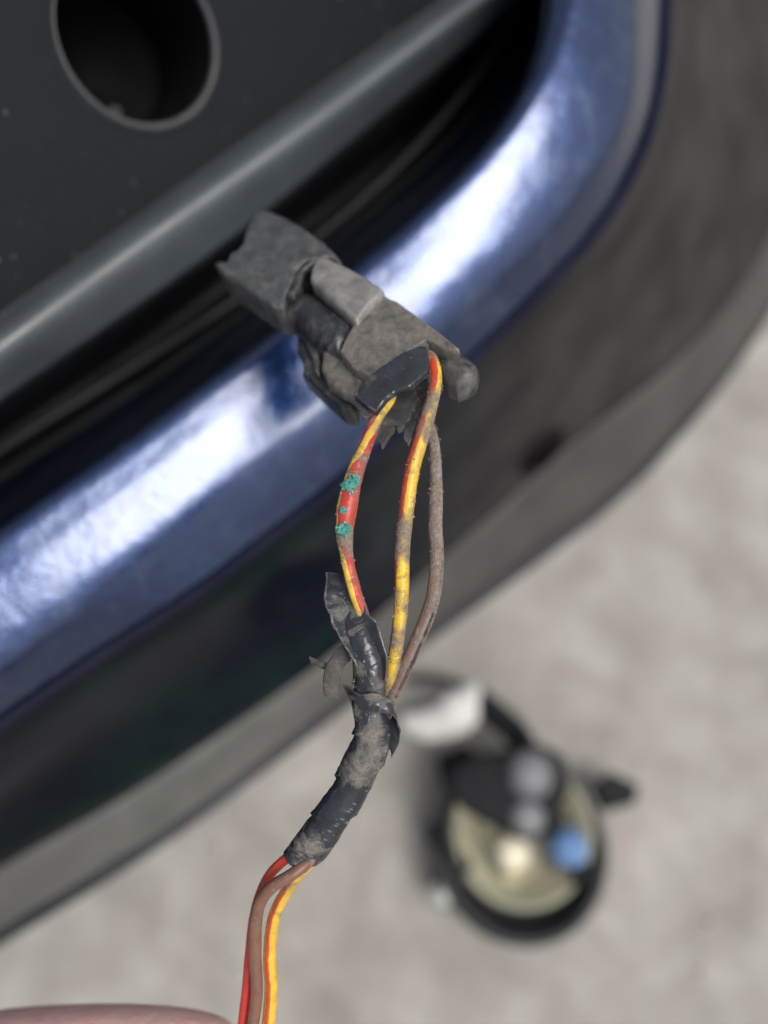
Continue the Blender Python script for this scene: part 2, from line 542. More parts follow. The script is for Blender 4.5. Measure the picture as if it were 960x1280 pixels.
L4px = [(-200, 1050), (0, 905), (120, 822), (250, 737), (400, 622), (520, 522), (600, 440), (700, 340), (765, 260), (805, 180), (825, 100), (832, 0), (834, -120)]
L4 = rail(L4px, 0.2665, 1)
L0 = rail([(-200, 742), (0, 600), (200, 468), (400, 318), (560, 180), (640, 80), (680, 0), (700, -120)], 0.252, 0.8)
L1 = rail([(-200, 800), (0, 660), (200, 520), (400, 370), (580, 215), (670, 100), (708, 0), (722, -120)], 0.2852, 0.97)
L2 = rail([(-200, 905), (0, 765), (200, 618), (400, 468), (560, 335), (660, 230), (735, 120), (765, 0), (775, -120)], 0.2815, 1)
L3 = rail([(-200, 990), (0, 848), (200, 700), (400, 552), (570, 405), (695, 285), (785, 150), (806, 0), (811, -120)], 0.2752, 1)
L0b = [a + (a - b) * 0.48 for a, b in zip(L1, L2)]
for p, a in zip(L0b, L1):
    p.z = a.z - 0.0085
La = [a.lerp(b, 0.5) + Vector((0, 0, 0.0009)) for a, b in zip(L1, L2)]
Lb = [a.lerp(b, 0.6) + Vector((0, 0, 0.0010)) for a, b in zip(L2, L3)]
lip = loft('painted_lip', [L0, L0b, L1, La, L2, Lb, L3, L4], M['paint'], bumper, 8, 0.0025)

RT_ = rail([(-200, 537), (0, 392), (200, 247), (400, 107), (540, 8), (740, -135)], 0.2895)
RM1 = rail([(-200, 555), (0, 412), (200, 267), (400, 125), (560, 10), (755, -130)], 0.2963)
RM = rail([(-200, 588), (0, 446), (200, 300), (400, 157), (597, 8), (785, -130)], 0.2956)
RB = rail([(-200, 645), (0, 502), (250, 328), (400, 210), (645, 2), (820, -140)], 0.2845)
loft('trim_rib', [RT_, RM1, RM, RB], M['rib'], bumper, 8, 0.002)
G1 = rail([(-200, 690), (0, 548), (200, 410), (400, 262), (560, 125), (660, 5), (760, -135)], 0.236)
loft('recess_channel', [RB, G1, L0], M['black'], bumper, 6, 0.002)
rd = rail([(-200, 700), (0, 562), (100, 500), (280, 385), (370, 318), (480, 225), (560, 140), (620, 60), (652, 0), (690, -130)], 0.256, 0.7)
tube('inner_ridge', [rd[i] for i in range(0, len(rd), 6)], lambda t: 0.0012, M['black'], bumper, 10, 120)
# under side
S1 = rail([(-200, 1090), (0, 945), (140, 850), (280, 755), (420, 650), (560, 540), (660, 440), (760, 340), (830, 240), (870, 120), (885, 0), (890, -120)], 0.235, 0.8)
S2 = rail([(-200, 1205), (0, 1085), (150, 1000), (280, 915), (400, 830), (500, 745), (630, 630), (720, 550), (830, 465), (910, 380), (960, 300), (1010, 190), (1040, 50), (1050, -100)], 0.165, 0.4)
S3 = rail([(-200, 1290), (0, 1168), (200, 1045), (400, 898), (530, 795), (680, 686), (780, 608), (850, 536), (920, 452), (975, 360), (1030, 220), (1060, 60), (1070, -100)], 0.118, 0.3)
S4 = rail([(-200, 1240), (0, 1120), (200, 1000), (400, 860), (520, 750), (660, 640), (760, 560), (830, 490), (900, 410), (950, 330), (1000, 200), (1030, 60), (1040, -100)], 0.105, 0.3)
SM = [a.lerp(b, 0.5) + Vector((0, 0.006, 0.0)) for a, b in zip(S1, S2)]
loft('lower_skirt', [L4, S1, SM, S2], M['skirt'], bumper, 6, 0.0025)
S23 = [a.lerp(b, 0.5) + Vector((0.001, -0.001, 0.003)) for a, b in zip(S2, S3)]
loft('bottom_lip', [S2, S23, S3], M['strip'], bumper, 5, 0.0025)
loft('underside', [S3, S4], M['black'], bumper, 3, 0.0025)
tube('edge_bead', [L4[i] for i in range(0, len(L4), 5)], lambda t: 0.0016, M['navy'], bumper, 12, 200)
tube('bottom_bead', [S3[i] for i in range(0, len(S3), 5)], lerp_table([(0, 0.0034), (0.55, 0.0034), (0.75, 0.0012), (1, 0.0010)]), M['edge_tube'], bumper, 12, 200)  # dark tube along the bottom edge, thinner towards the right

# insert panel with the round fog lamp hole
def make_panel():
    p0, p1, p2 = atz(0, 392, 0.290), atz(540, 8, 0.290), at(172, 50, 0.152)
    nrm = (p1 - p0).cross(p2 - p0).normalized()
    if nrm.dot(CAM - p0) < 0:
        nrm = -nrm
    def onp(px, py):
        r = ray(px, py)
        return CAM + r * ((p0 - CAM).dot(nrm) / r.dot(nrm))
    cen = onp(175, 53)
    shift = onp(171, 48) - cen
    e1 = (p1 - p0).normalized()
    e2 = nrm.cross(e1)
    rad = (onp(266, 50) - cen).length
    b = (p0 - cen).dot(e2)                  # distance of rib line below the hole
    n = 128
    V, Fc = [], []
    steps = 14
    # cross-section from inside the tube up over the rounded rim and out over the plate
    inner = [(-0.034, 0.93), (-0.022, 0.95), (-0.010, 0.965), (-0.0030, 0.975), (0.0006, 0.985), (0.0016, 1.0), (0.0018, 1.03), (0.0012, 1.07), (0.0, 1.11)]
    for k in range(n):
        a = 2 * math.pi * k / n
        d = e1 * math.cos(a) + e2 * math.sin(a)
        sd = math.sin(a) * (1 if b > 0 else -1)
        far = 0.24 if sd <= 1e-3 else min(0.24, abs(b) / sd)
        lim_up = -sd
        if lim_up > 1e-3:
            far = min(far, 0.085 / lim_up)
        for z, q in inner:
            V.append(cen + d * rad * q + nrm * z + shift * min(1.6, (1.11 - q) / 0.11))
        for j in range(1, steps + 1):
            u = j / steps
            V.append(cen + d * (rad * 1.11 + (far - rad * 1.11) * u))
    w_ = len(inner) + steps
    Fr, Ft = [], []
    for k in range(n):
        for j in range(w_ - 1):
            a, c = k * w_ + j, ((k + 1) % n) * w_ + j
            (Ft if j < 4 else Fr if j < 8 else Fc).append((a, a + 1, c + 1, c))
    def used(F_):
        ids = sorted({i for f in F_ for i in f})
        mp = {i: k for k, i in enumerate(ids)}
        return [V[i] for i in ids], [tuple(mp[i] for i in f) for f in F_]
    o = build('insert_panel', *used(Fc), M['panel'], bumper)
    build('hole_rim', *used(Fr), M['rim'], o)
    build('hole_tube', *used(Ft), M['void'], o)
    # floor of the hole
    V2 = [cen + shift * 1.6 + (e1 * math.cos(6.2832 * k / 48) + e2 * math.sin(6.2832 * k / 48)) * rad * 1.02 - nrm * 0.033 for k in range(48)]
    build('hole_back', V2, [tuple(range(48))], M['void'], o, False)
    # lugs inside the hole
    for px, py in ((165, 128),):
        q = onp(px, py) - nrm * 0.012
        d = (q - cen); d = (d - nrm * d.dot(nrm)).normalized()
        t_ = nrm.cross(d)
        V3 = []
        for sz in (-0.004, 0.004):
            for a, c in ((-0.0016, 0), (0.0016, 0), (0.0010, -0.003), (-0.0010, -0.003)):
                V3.append(cen + shift * 1.4 + d * (rad * 0.955 + c) + t_ * a + nrm * (-0.013 + sz))
        build('hole_lug', V3, [(0, 1, 2, 3), (7, 6, 5, 4), (0, 4, 5, 1), (1, 5, 6, 2), (2, 6, 7, 3), (3, 7, 4, 0)], M['black'], o, False)
    return nrm, cen, e1, e2
PN, PC, E1, E2 = make_panel()

# drain hole in the lower skirt: a dished ring with a dark floor
def drain():
    # follow the skirt: nearest skirt point to the ray
    best = None
    for i in range(len(SM)):
        row = catmull([L4[i], S1[i], SM[i], S2[i]], 31)
        for q, r in enumerate(row):
            v = r - CAM
            d = v.dot(FW)
            sx, sy = 480 + F * v.dot(RT) / d, 640 - F * v.dot(UP) / d
            e = (sx - 678) ** 2 + (sy - 566) ** 2
            if best is None or e < best[0]:
                best = (e, r, i, (row[min(30, q + 1)] - row[max(0, q - 1)]).normalized())
    _, c, i, t2 = best
    t1 = (S1[i + 1] - S1[i]).normalized()
    nn = t1.cross(t2).normalized()
    if nn.dot(CAM - c) < 0:
        nn = -nn
    t2 = nn.cross(t1)
    V, Fc = [], []
    n = 40
    prof = [(1.0, -0.0012), (0.97, -0.0004), (0.9, 0.0), (0.8, -0.0002), (0.7, -0.0005)]
    for k in range(n):
        a = 2 * math.pi * k / n
        d = t1 * math.cos(a) * 0.0105 + t2 * math.sin(a) * 0.0085
        for q, h in prof:
            V.append(c + d * q + nn * (h + 0.0022))
    w_ = len(prof)
    for k in range(n):
        for j in range(w_ - 1):
            a, b = k * w_ + j, ((k + 1) % n) * w_ + j
            Fc.append((a, a + 1, b + 1, b))
    Fc.append(tuple(k * w_ + w_ - 1 for k in range(n)))
    build('drain_plug', V, Fc, M['drain'], bumper)
drain()

# ------------------------------------------------------------------ fog lamp on the ground
LZ = 0.030
lc = atz(645, 1058, LZ)
lamp = empty('fog_lamp', Vector((lc.x, lc.y, 0)))
tag(lamp, 'round black fog lamp with cream reflector lying on the concrete', 'fog lamp')
def lathe(name, prof, cen, axis, m, parent, n=56, up=None):
    axis = Vector(axis).normalized()
    e1 = axis.orthogonal().normalized()
    e2 = axis.cross(e1)
    V, Fc = [], []
    for k in range(n):
        a = 2 * math.pi * k / n
        d = e1 * math.cos(a) + e2 * math.sin(a)
        for r, h in prof:
            V.append(cen + d * r + axis * h)
    w_ = len(prof)
    for k in range(n):
        for j in range(w_ - 1):
            a, b = k * w_ + j, ((k + 1) % n) * w_ + j
            Fc.append((a, b, b + 1, a + 1))
    if prof[0][0] > 1e-6 and False:
        pass
    o = build(name, V, Fc, m, parent)
    bm = bmesh.new(); bm.from_mesh(o.data)
    bmesh.ops.remove_doubles(bm, verts=bm.verts, dist=1e-6)
    bmesh.ops.recalc_face_normals(bm, faces=bm.faces)
    bm.to_mesh(o.data); bm.free()
    return o
AX = Vector((0.10, -0.06, 1)).normalized()
s_ = 0.36 / F
c0 = Vector((lc.x, lc.y, 0.003))
lathe('housing', [(0.0, 0.0), (0.030, 0.0), (0.036, 0.003), (0.0395, 0.012), (0.0405, 0.026), (0.0395, 0.032), (0.036, 0.034), (0.0345, 0.031), (0.033, 0.022), (0.0, 0.010)], c0, AX, M['lgrey'], lamp)
rc = atz(652, 1039, 0.040)
lathe('lens_rim', [(0.0318, -0.004), (0.0330, 0.003), (0.0324, 0.006), (0.0310, 0.0072), (0.0285, 0.006), (0.028, 0.001), (0.0318, -0.004)], rc - AX * 0.003, AX, M['olive'], lamp)
lathe('reflector', [(0.0005, -0.014), (0.008, -0.0125), (0.016, -0.0085), (0.023, -0.002), (0.0283, 0.003)], rc, AX, M['refl'], lamp)
lathe('hot_spot', [(0.0, 0.009), (0.004, 0.0083), (0.0072, 0.005), (0.0085, 0.0), (0.0085, -0.012)], atz(638, 1062, 0.032), AX, M['hot_spot'], lamp, 28)  # pale blob stands in for the bright highlight in the reflector
lathe('lens', [(0.0005, 0.0085), (0.012, 0.0080), (0.021, 0.0062), (0.0282, 0.0035)], rc, AX, M['glass'], lamp)
def lump(name, pts, z0, z1, m, parent, bev=0.0015):
    """a bevelled block whose plan is the polygon of pixel points seen at height z1"""
    P = [atz(x, y, z1) for x, y in pts]
    n = len(P)
    bm = bmesh.new()
    off = Vector((0, 0, 0))
    q = parent
    while q is not None:
        off = off + q.location
        q = q.parent
    top = [bm.verts.new(p - off) for p in P]
    bot = [bm.verts.new(Vector((p.x, p.y, z0)) - off) for p in P]
    bm.faces.new(top); bm.faces.new(list(reversed(bot)))
    for i in range(n):
        bm.faces.new((top[i], bot[i], bot[(i + 1) % n], top[(i + 1) % n]))
    bmesh.ops.recalc_face_normals(bm, faces=bm.faces)
    bmesh.ops.bevel(bm, geom=list(bm.edges), offset=bev, segments=3, affect='EDGES', profile=0.5)
    me = bpy.data.meshes.new(name)
    bm.to_mesh(me); bm.free()
    return link(name, me, m, parent, False)
lump('inner_shade', [(578, 1005), (596, 1010), (604, 1042), (624, 1074), (634, 1096), (614, 1098), (590, 1072), (576, 1040)], 0.028, 0.0375, M['shade'], lamp, 0.0008)
lump('inner_shade', [(704, 985), (724, 1000), (730, 1034), (722, 1062), (690, 1088), (676, 1076), (694, 1050), (700, 1020)], 0.028, 0.0375, M['shade'], lamp, 0.0008)
lump('bulb_holder', [(560, 962), (590, 944), (640, 934), (676, 928), (706, 944), (716, 985), (700, 1010), (696, 1042), (655, 1054), (630, 1040), (604, 1026), (578, 1012), (562, 988)], 0.030, 0.051, M['lblack'], lamp, 0.003)
hd = atz(663, 968, 0.053)
lathe('bulb_cap', [(0.0, 0.006), (0.004, 0.0055), (0.0085, 0.004), (0.0105, 0.001), (0.0105, -0.003)], hd, AX, M['chrome'], lamp, 32)
hd2 = atz(660, 1022, 0.052)
lathe('bulb_contact', [(0.0, 0.003), (0.005, 0.0026), (0.0075, 0.001), (0.0078, -0.002)], hd2, AX, M['chrome'], lamp, 28)
bl = atz(713, 1060, 0.049)
lathe('blue_cap', [(0.0, 0.004), (0.004, 0.0036), (0.0075, 0.0015), (0.0085, -0.002), (0.0085, -0.006)], bl, AX, M['blue'], lamp, 28)
for pts in ([(532, 1030), (570, 1022), (578, 1055), (536, 1060)], [(545, 945), (580, 930), (606, 948), (596, 985), (556, 990)], [(742, 985), (765, 965), (800, 982), (795, 1005), (755, 1015)]):
    lump('mounting_tab', pts, 0.016, 0.026, M['lblack'], lamp, 0.0015)
lump('rim_clip', [(556, 1062), (572, 1050), (592, 1084), (580, 1098)], 0.03, 0.046, M['lblack'], lamp, 0.001)
lump('rim_clip', [(716, 1096), (734, 1078), (744, 1090), (722, 1112)], 0.03, 0.046, M['lblack'], lamp, 0.001)
lump('screw_boss', [(540, 1100), (556, 1085), (590, 1090), (600, 1120), (585, 1140), (548, 1136)], 0.008, 0.022, M['lblack'], lamp, 0.0015)
sc = atz(556, 1117, 0.025)
lathe('screw', [(0.0, 0.003), (0.004, 0.0027), (0.0058, 0.001), (0.0058, -0.004)], sc, AX, M['steel'], lamp, 24)
tube('connector_arm', [atz(590, 868, 0.030), atz(612, 888, 0.031), atz(640, 912, 0.032), atz(656, 935, 0.034)], lambda t: 0.0068, M['lblack'], lamp, 14, 24, flat=0.7)
tube('pale_boot', [atz(505, 902, 0.026), atz(535, 906, 0.028), atz(566, 896, 0.030), atz(584, 872, 0.031), atz(580, 858, 0.031)], lerp_table([(0, 0.0045), (0.3, 0.008), (0.7, 0.0105), (0.92, 0.008), (1, 0.004)]), M['pale'], lamp, 20, 40, flat=0.7)
tube('cable', [atz(505, 850, 0.02), atz(540, 848, 0.022), atz(575, 858, 0.026), atz(596, 872, 0.03)], lambda t: 0.0022, M['lblack'], lamp, 10, 24)

# ------------------------------------------------------------------ wiring harness
harness = empty('wiring_harness', at(500, 620, 0.104))
tag(harness, 'dirty three wire car harness with a grey plug held up before the bumper', 'wiring harness')

# connector, drawn in its own tilted plane
Q0, Q1, Q2 = at(560, 455, 0.1065), at(300, 290, 0.128), at(484, 291, 0.1215)
WN = (Q1 - Q0).cross(Q2 - Q0).normalized()
if WN.dot(CAM - Q0) < 0:
    WN = -WN
EU = (Q1 - Q0).normalized()
EV = WN.cross(EU)
def c1(x, y):
    return (240 + x / 2.526, 230 + y / 2.526)
def uv_of(px, py, off):
    r = ray(px, py)
    o = Q0 + WN * off
    p = CAM + r * ((o - CAM).dot(WN) / r.dot(WN))
    d = p - o
    return d.dot(EU), d.dot(EV)
def slab(name, crop, off, thick, m, parent, rnd=0.0008, curve=0.0, grid=0.00024, rough=0.000022, wav=0.0, dirt=0.0, seed=0, tilt=(0, 0), jag=0.0):
    """a moulded piece: plan polygon from crop points, rounded top edge, worn surface"""
    off /= 1000; thick /= 1000
    poly = [uv_of(*c1(x, y), off) for x, y in crop]
    # densify outline
    out = []
    for (x0, y0), (x1, y1) in zip(poly, poly[1:] + poly[:1]):
        L = math.hypot(x1 - x0, y1 - y0)
        k = max(1, int(L / grid))
        for q in range(k):
            x, y = x0 + (x1 - x0) * q / k, y0 + (y1 - y0) * q / k
            if jag:
                x += jag * noise.noise(Vector((x * 900, y * 900, seed)))
                y += jag * noise.noise(Vector((x * 900, y * 900, seed + 9)))
            out.append(Vector((x, y)))
    n = len(out)
    def dist(p):
        best = 1e9
        for i in range(len(poly)):
            a, b = Vector(poly[i]), Vector(poly[(i + 1) % len(poly)])
            ab = b - a
            t = max(0, min(1, (p - a).dot(ab) / max(1e-12, ab.dot(ab))))
            best = min(best, (a + ab * t - p).length)
        return best
    def inside(p):
        r = False
        for i in range(n):
            a, b = out[i], out[i - 1]
            if (a.y > p.y) != (b.y > p.y) and p.x < (b.x - a.x) * (p.y - a.y) / (b.y - a.y) + a.x:
                r = not r
        return r
    xs = [p.x for p in out]; ys = [p.y for p in out]
    pts = list(out)
    y = min(ys)
    row = 0
    while y < max(ys):
        x = min(xs) + (grid * 0.5 if row % 2 else 0)
        while x < max(xs):
            p = Vector((x, y))
            if inside(p) and dist(p) > grid * 0.45:
                pts.append(p)
            x += grid
        y += grid * 0.87
        row += 1
    res = delaunay_2d_cdt(pts, [], [list(range(n))], 1, 1e-9)
    v2, tris = res[0], res[2]
    cy = (max(ys) + min(ys)) / 2; hy = (max(ys) - min(ys)) / 2
    cx = (max(xs) + min(xs)) / 2
    V, D = [], []
    for p in v2:
        d = dist(p)
        h = 0.0
        if d < rnd:
            h -= rnd - math.sqrt(max(0, rnd * rnd - (rnd - d) ** 2))
        h -= curve * ((p.y - cy) / hy) ** 2
        h += (p.x - cx) * tilt[0] + (p.y - cy) * tilt[1]
        h += rough * fbm(Vector((p.x * 900, p.y * 900, seed + 3.3)), 4) + wav * fbm(Vector((p.x * 180, p.y * 180, seed + 7.7)), 2)
        V.append(Q0 + WN * (off + h) + EU * p.x + EV * p.y)
        D.append(dirt)
    nt_ = len(V)
    # boundary edges -> walls
    cnt = {}
    for t in tris:
        for i in range(len(t)):
            e = (t[i], t[(i + 1) % len(t)])
            cnt[tuple(sorted(e))] = cnt.get(tuple(sorted(e)), []) + [e]
    be = [v[0] for v in cnt.values() if len(v) == 1]
    low, low2 = {}, {}
    for e in be:
        for i in e:
            if i not in low:
                p = v2[i]
                low[i] = len(V)
                V.append(V[i] - WN * thick * 0.5 + (EU * noise.noise(V[i] * 700) + EV * noise.noise(V[i] * 700 + Vector((5, 5, 5)))) * rough * 2)
                D.append(dirt)
                low2[i] = len(V)
                V.append(Q0 + WN * (off - thick) + EU * p.x + EV * p.y)
                D.append(dirt)
    Fc = [tuple(t) for t in tris]
    for a, b in be:
        Fc.append((b, a, low[a], low[b]))
        Fc.append((low[b], low[a], low2[a], low2[b]))
    for t in tris:   # underside, flat
        pass
    # close the bottom with the outline ring in order
    nxt = {a: b for a, b in be}
    st = be[0][0]
    ring, cur = [], st
    for _ in range(len(be)):
        ring.append(low2[cur]); cur = nxt.get(cur, st)
        if cur == st:
            break
    if len(ring) > 2:
        Fc.append(tuple(ring))
    o = build(name, V, Fc, m, parent)
    bm = bmesh.new(); bm.from_mesh(o.data)
    bmesh.ops.recalc_face_normals(bm, faces=bm.faces)
    bm.to_mesh(o.data); bm.free()
    a_ = o.data.attributes.new('dirt', 'FLOAT', 'POINT')
    a_.data.foreach_set('value', D)
    o.data.set_sharp_from_angle(angle=R(42))
    return o
shroud = slab('connector_housing', [(600, 343), (650, 366), (720, 418), (790, 470), (842, 512), (845, 528), (800, 520), (740, 492), (690, 525), (640, 556), (600, 585), (556, 606), (500, 570), (464, 524), (485, 480), (515, 432), (560, 385)], 0, 6.5, M['conn'], harness, 0.0004, 0.0003, dirt=0.13, seed=1)
slab('core', [(300, 300), (380, 240), (470, 252), (600, 345), (560, 430), (470, 525), (400, 500), (300, 390)], -2.6, 3.5, M['conndark'], shroud, 0.001, seed=2)
slab('front_sleeve', [(205, 73), (188, 92), (182, 120), (166, 150), (160, 182), (140, 205), (118, 212), (104, 238), (70, 244), (86, 262), (130, 292), (190, 335), (245, 372), (280, 384), (292, 350), (312, 322), (332, 268), (352, 244), (385, 236), (430, 226), (474, 246), (445, 205), (400, 165), (340, 122), (290, 93), (240, 75)], 0.5, 7.0, M['sleeve_p'], shroud, 0.0006, 0.0007, seed=3, jag=0.0002, dirt=0.0)
slab('sleeve_lip', [(70, 244), (104, 240), (150, 268), (240, 335), (290, 352), (282, 388), (240, 372), (130, 293)], -2.2, 3.0, M['sleeve_p'], shroud, 0.0008, seed=4, jag=0.0001, dirt=0.1)
slab('gap_ring_or_shade', [(376, 232), (396, 236), (352, 272), (338, 322), (318, 350), (298, 345), (316, 292), (342, 252)], 0.75, 3.5, M['conndark'], shroud, 0.0006, seed=21)
slab('gap_ring_or_shade', [(404, 232), (372, 262), (362, 296), (372, 310), (330, 326), (346, 282), (366, 248)], 0.1, 3.0, M['void'], shroud, 0.0004, seed=22)  # black slab filled in to paint the shade of the gap
slab('latch', [(405, 224), (435, 230), (490, 252), (545, 282), (602, 322), (592, 348), (556, 384), (516, 430), (470, 392), (420, 344), (370, 296), (376, 262), (388, 236)], 1.3, 3.4, M['connlight'], shroud, 0.0007, 0.0006, seed=5, dirt=0.05)
slab('barrel', [(284, 386), (300, 355), (330, 328), (366, 312), (430, 362), (506, 432), (485, 480), (458, 522), (420, 505), (370, 470), (325, 430)], 0.1, 5.0, M['conndark'], shroud, 0.0024, 0.0012, seed=6, dirt=0.14)
slab('side_block', [(412, 505), (452, 515), (480, 540), (552, 606), (512, 668), (470, 650), (425, 622), (405, 580)], -2.5, 4.0, M['conn'], shroud, 0.0008, seed=7, dirt=0.1)
slab('side_clip', [(330, 462), (352, 440), (395, 470), (418, 510), (410, 545), (418, 600), (460, 640), (512, 678), (510, 716), (470, 708), (400, 645), (345, 592), (350, 560), (330, 520)], -4.9, 4.0, M['conndark'], shroud, 0.0008, seed=8)
slab('clip_ridge', [(362, 478), (392, 500), (404, 560), (400, 600), (385, 590), (378, 545), (360, 510)], -3.4, 1.4, M['conndark'], shroud, 0.0004, seed=9)
slab('side_tube', [(745, 508), (800, 520), (850, 512), (882, 534), (900, 558), (890, 600), (862, 618), (832, 627), (800, 606), (770, 570)], -2.3, 4.5, M['conndark'], shroud, 0.0016, 0.0009, seed=10, dirt=0.12)
slab('seal_flap', [(508, 655), (530, 625), (560, 598), (620, 556), (680, 518), (722, 494), (744, 490), (745, 520), (753, 578), (724, 610), (690, 640), (645, 652), (610, 676), (578, 707), (548, 688)], 1.3, 0.9, M['shiny'], shroud, 0.0004, 0.0011, seed=11, wav=0.0003, dirt=0.08)
slab('tape_shred', [(512, 668), (548, 690), (578, 706), (570, 730), (548, 742), (530, 720), (515, 700)], -0.9, 0.4, M['rag'], shroud, 0.0002, seed=12, jag=0.0003, wav=0.0004)
slab('tape_shred', [(585, 715), (640, 660), (700, 636), (712, 680), (700, 720), (672, 770), (655, 780), (642, 768), (622, 800), (600, 832), (590, 800), (598, 760)], -1.5, 0.4, M['rag'], shroud, 0.0002, seed=13, jag=0.0004, wav=0.0008)
slab('tape_shred', [(700, 640), (740, 600), (752, 640), (742, 690), (716, 722), (700, 790), (684, 834), (668, 790), (690, 730)], -2.2, 0.4, M['rag'], shroud, 0.0002, seed=14, jag=0.0004, wav=0.0008)

# wires
def px_pts(rows):
    return [at(*r) for r in rows]
PXM = 0.104 / F      # metres per photo pixel in the focus plane
def crust(amp, seed):
    def f(t, a, p, L):
        v = noise.noise(p * 1600 + Vector((seed, 0, 0)))
        v2 = noise.noise(p * 420 + Vector((seed, 3, 0)))
        return 1 + amp * (max(0, v) * 0.8 + v2 * 0.7)
    return f
def wire(name, rows, rpx, m, twist, dirt_tab, label, amp=0.09, seed=0, steps=420):
    dt = lerp_table(dirt_tab)
    tw = lerp_table(twist)
    rr = lerp_table(rpx)
    o = tube(name, px_pts(rows), lambda t: rr(t) * PXM * 0.91, m, harness, 28, steps, None, tw, crust(amp, seed), lambda t, a, p: dt(t) + 0.25 * abs(math.sin(a)) * dt(t) + (0.30 * max(0, -math.sin(a) - 0.2) if amp > 0.05 else 0))
    if label:
        o['label'] = label
    return o
left = [(505, 478, .112), (490, 498, .1082), (471, 525, .106), (456, 560, .104), (443, 595, .1032), (434, 635, .103), (431, 670, .103), (435, 705, .103), (444, 740, .103), (455, 775, .1042), (466, 830, .107)]
wl = wire('wire', left, [(0, 9), (0.3, 9.5), (0.40, 11.5), (0.50, 14), (0.58, 11.5), (0.64, 9), (1, 8.5)], M['redyel'],
          [(0, -0.06), (0.22, -0.06), (0.33, 0.06), (0.40, 0.22), (0.58, 0.23), (0.68, 0.09), (1, 0.12)],
          [(0, 0.35), (0.12, 0.2), (0.22, 0.35), (0.30, 0.12), (0.36, 0.4), (0.45, 0.12), (0.55, 0.15), (0.60, 0.55), (0.66, 0.2), (0.8, 0.12), (1, 0.2)],
          'red wire with a yellow stripe and green corrosion where the insulation is split', seed=1)
mid = [(520, 462, .1115), (530, 446, .1095), (540, 449, .1075), (545, 475, .105), (538, 510, .104), (526, 550, .1035), (515, 590, .103), (508, 640, .103), (503, 690, .103), (502, 740, .103), (498, 790, .1032), (490, 840, .104), (478, 895, .107)]
wm = wire('wire', mid, [(0, 8), (0.12, 8.5), (0.3, 10), (0.6, 10), (0.8, 9.5), (1, 8)], M['yelred'],
          [(0, 0.1), (0.12, 0.05), (0.25, 0.14), (0.4, 0.17), (0.55, 0.2), (0.7, 0.27), (1, 0.35)],
          [(0, 0.5), (0.08, 0.5), (0.14, 0.1), (0.24, 0.55), (0.30, 0.45), (0.36, 0.12), (0.48, 0.15), (0.53, 0.75), (0.58, 0.65), (0.62, 0.2), (0.72, 0.33), (0.8, 0.42), (1, 0.5)],
          'yellow wire with a red stripe, caked with dirt', seed=2)
right = [(520, 478, .1125), (525, 505, .110), (536, 532, .1075), (543, 560, .106), (545, 605, .105), (544, 655, .1045), (546, 700, .104), (541, 748, .1036), (523, 798, .1036), (505, 838, .104), (491, 872, .105), (476, 915, .1075)]
wr = wire('wire', right, [(0, 7), (0.2, 8), (0.4, 9.8), (0.7, 10), (0.85, 9.5), (1, 8)], M['brownpale'],
          [(0, -0.3), (0.4, -0.25), (0.55, -0.14), (0.7, -0.10), (1, -0.06)],
          [(0, 0.5), (0.2, 0.45), (0.4, 0.42), (0.55, 0.30), (0.65, 0.12), (0.75, 0.10), (0.9, 0.15), (1, 0.3)],
          'brown wire with a coat of dry dirt', seed=3)
# the same three wires below the tape
wire('wire', [(395, 1050, .1065), (365, 1068, .1065), (340, 1090, .107), (326, 1116, .1078), (317, 1150, .1085), (312, 1195, .109), (308, 1240, .1092), (302, 1290, .1095), (294, 1350, .110), (286, 1420, .1105), (280, 1520, .112)], [(0, 7), (1, 7.5)], M['redyel'],
     [(0, 0.45), (1, 0.45)], [(0, 0.2), (0.3, 0.0), (1, 0.0)], 'red wire below the tape', 0.03, 4, 260)
wire('wire', [(400, 1060, .105), (382, 1080, .1045), (362, 1095, .104), (342, 1107, .1042), (327, 1124, .1048), (320, 1150, .1055), (319, 1195, .1065), (321, 1240, .1072), (315, 1290, .108), (306, 1350, .109), (298, 1420, .110), (292, 1520, .112)], [(0, 8), (0.25, 9), (0.5, 8.6), (1, 8.5)], M['brown'],
     [(0, 0.5), (1, 0.5)], [(0, 0.12), (0.3, -0.12), (1, -0.15)], 'brown wire below the tape', 0.03, 5, 260)
wire('wire', [(400, 1068, .108), (378, 1088, .1078), (360, 1112, .1075), (347, 1135, .1076), (340, 1160, .1078), (337, 1200, .1085), (339, 1235, .1088), (334, 1290, .109), (322, 1350, .110), (312, 1420, .1105), (304, 1520, .112)], [(0, 8), (0.3, 9.5), (1, 10.5)], M['yelthin'],
     [(0, 0.1), (0.4, 0.05), (1, 0.0)], [(0, 0.3), (0.3, 0.05), (1, -0.1)], 'yellow wire below the tape', 0.03, 6, 260)

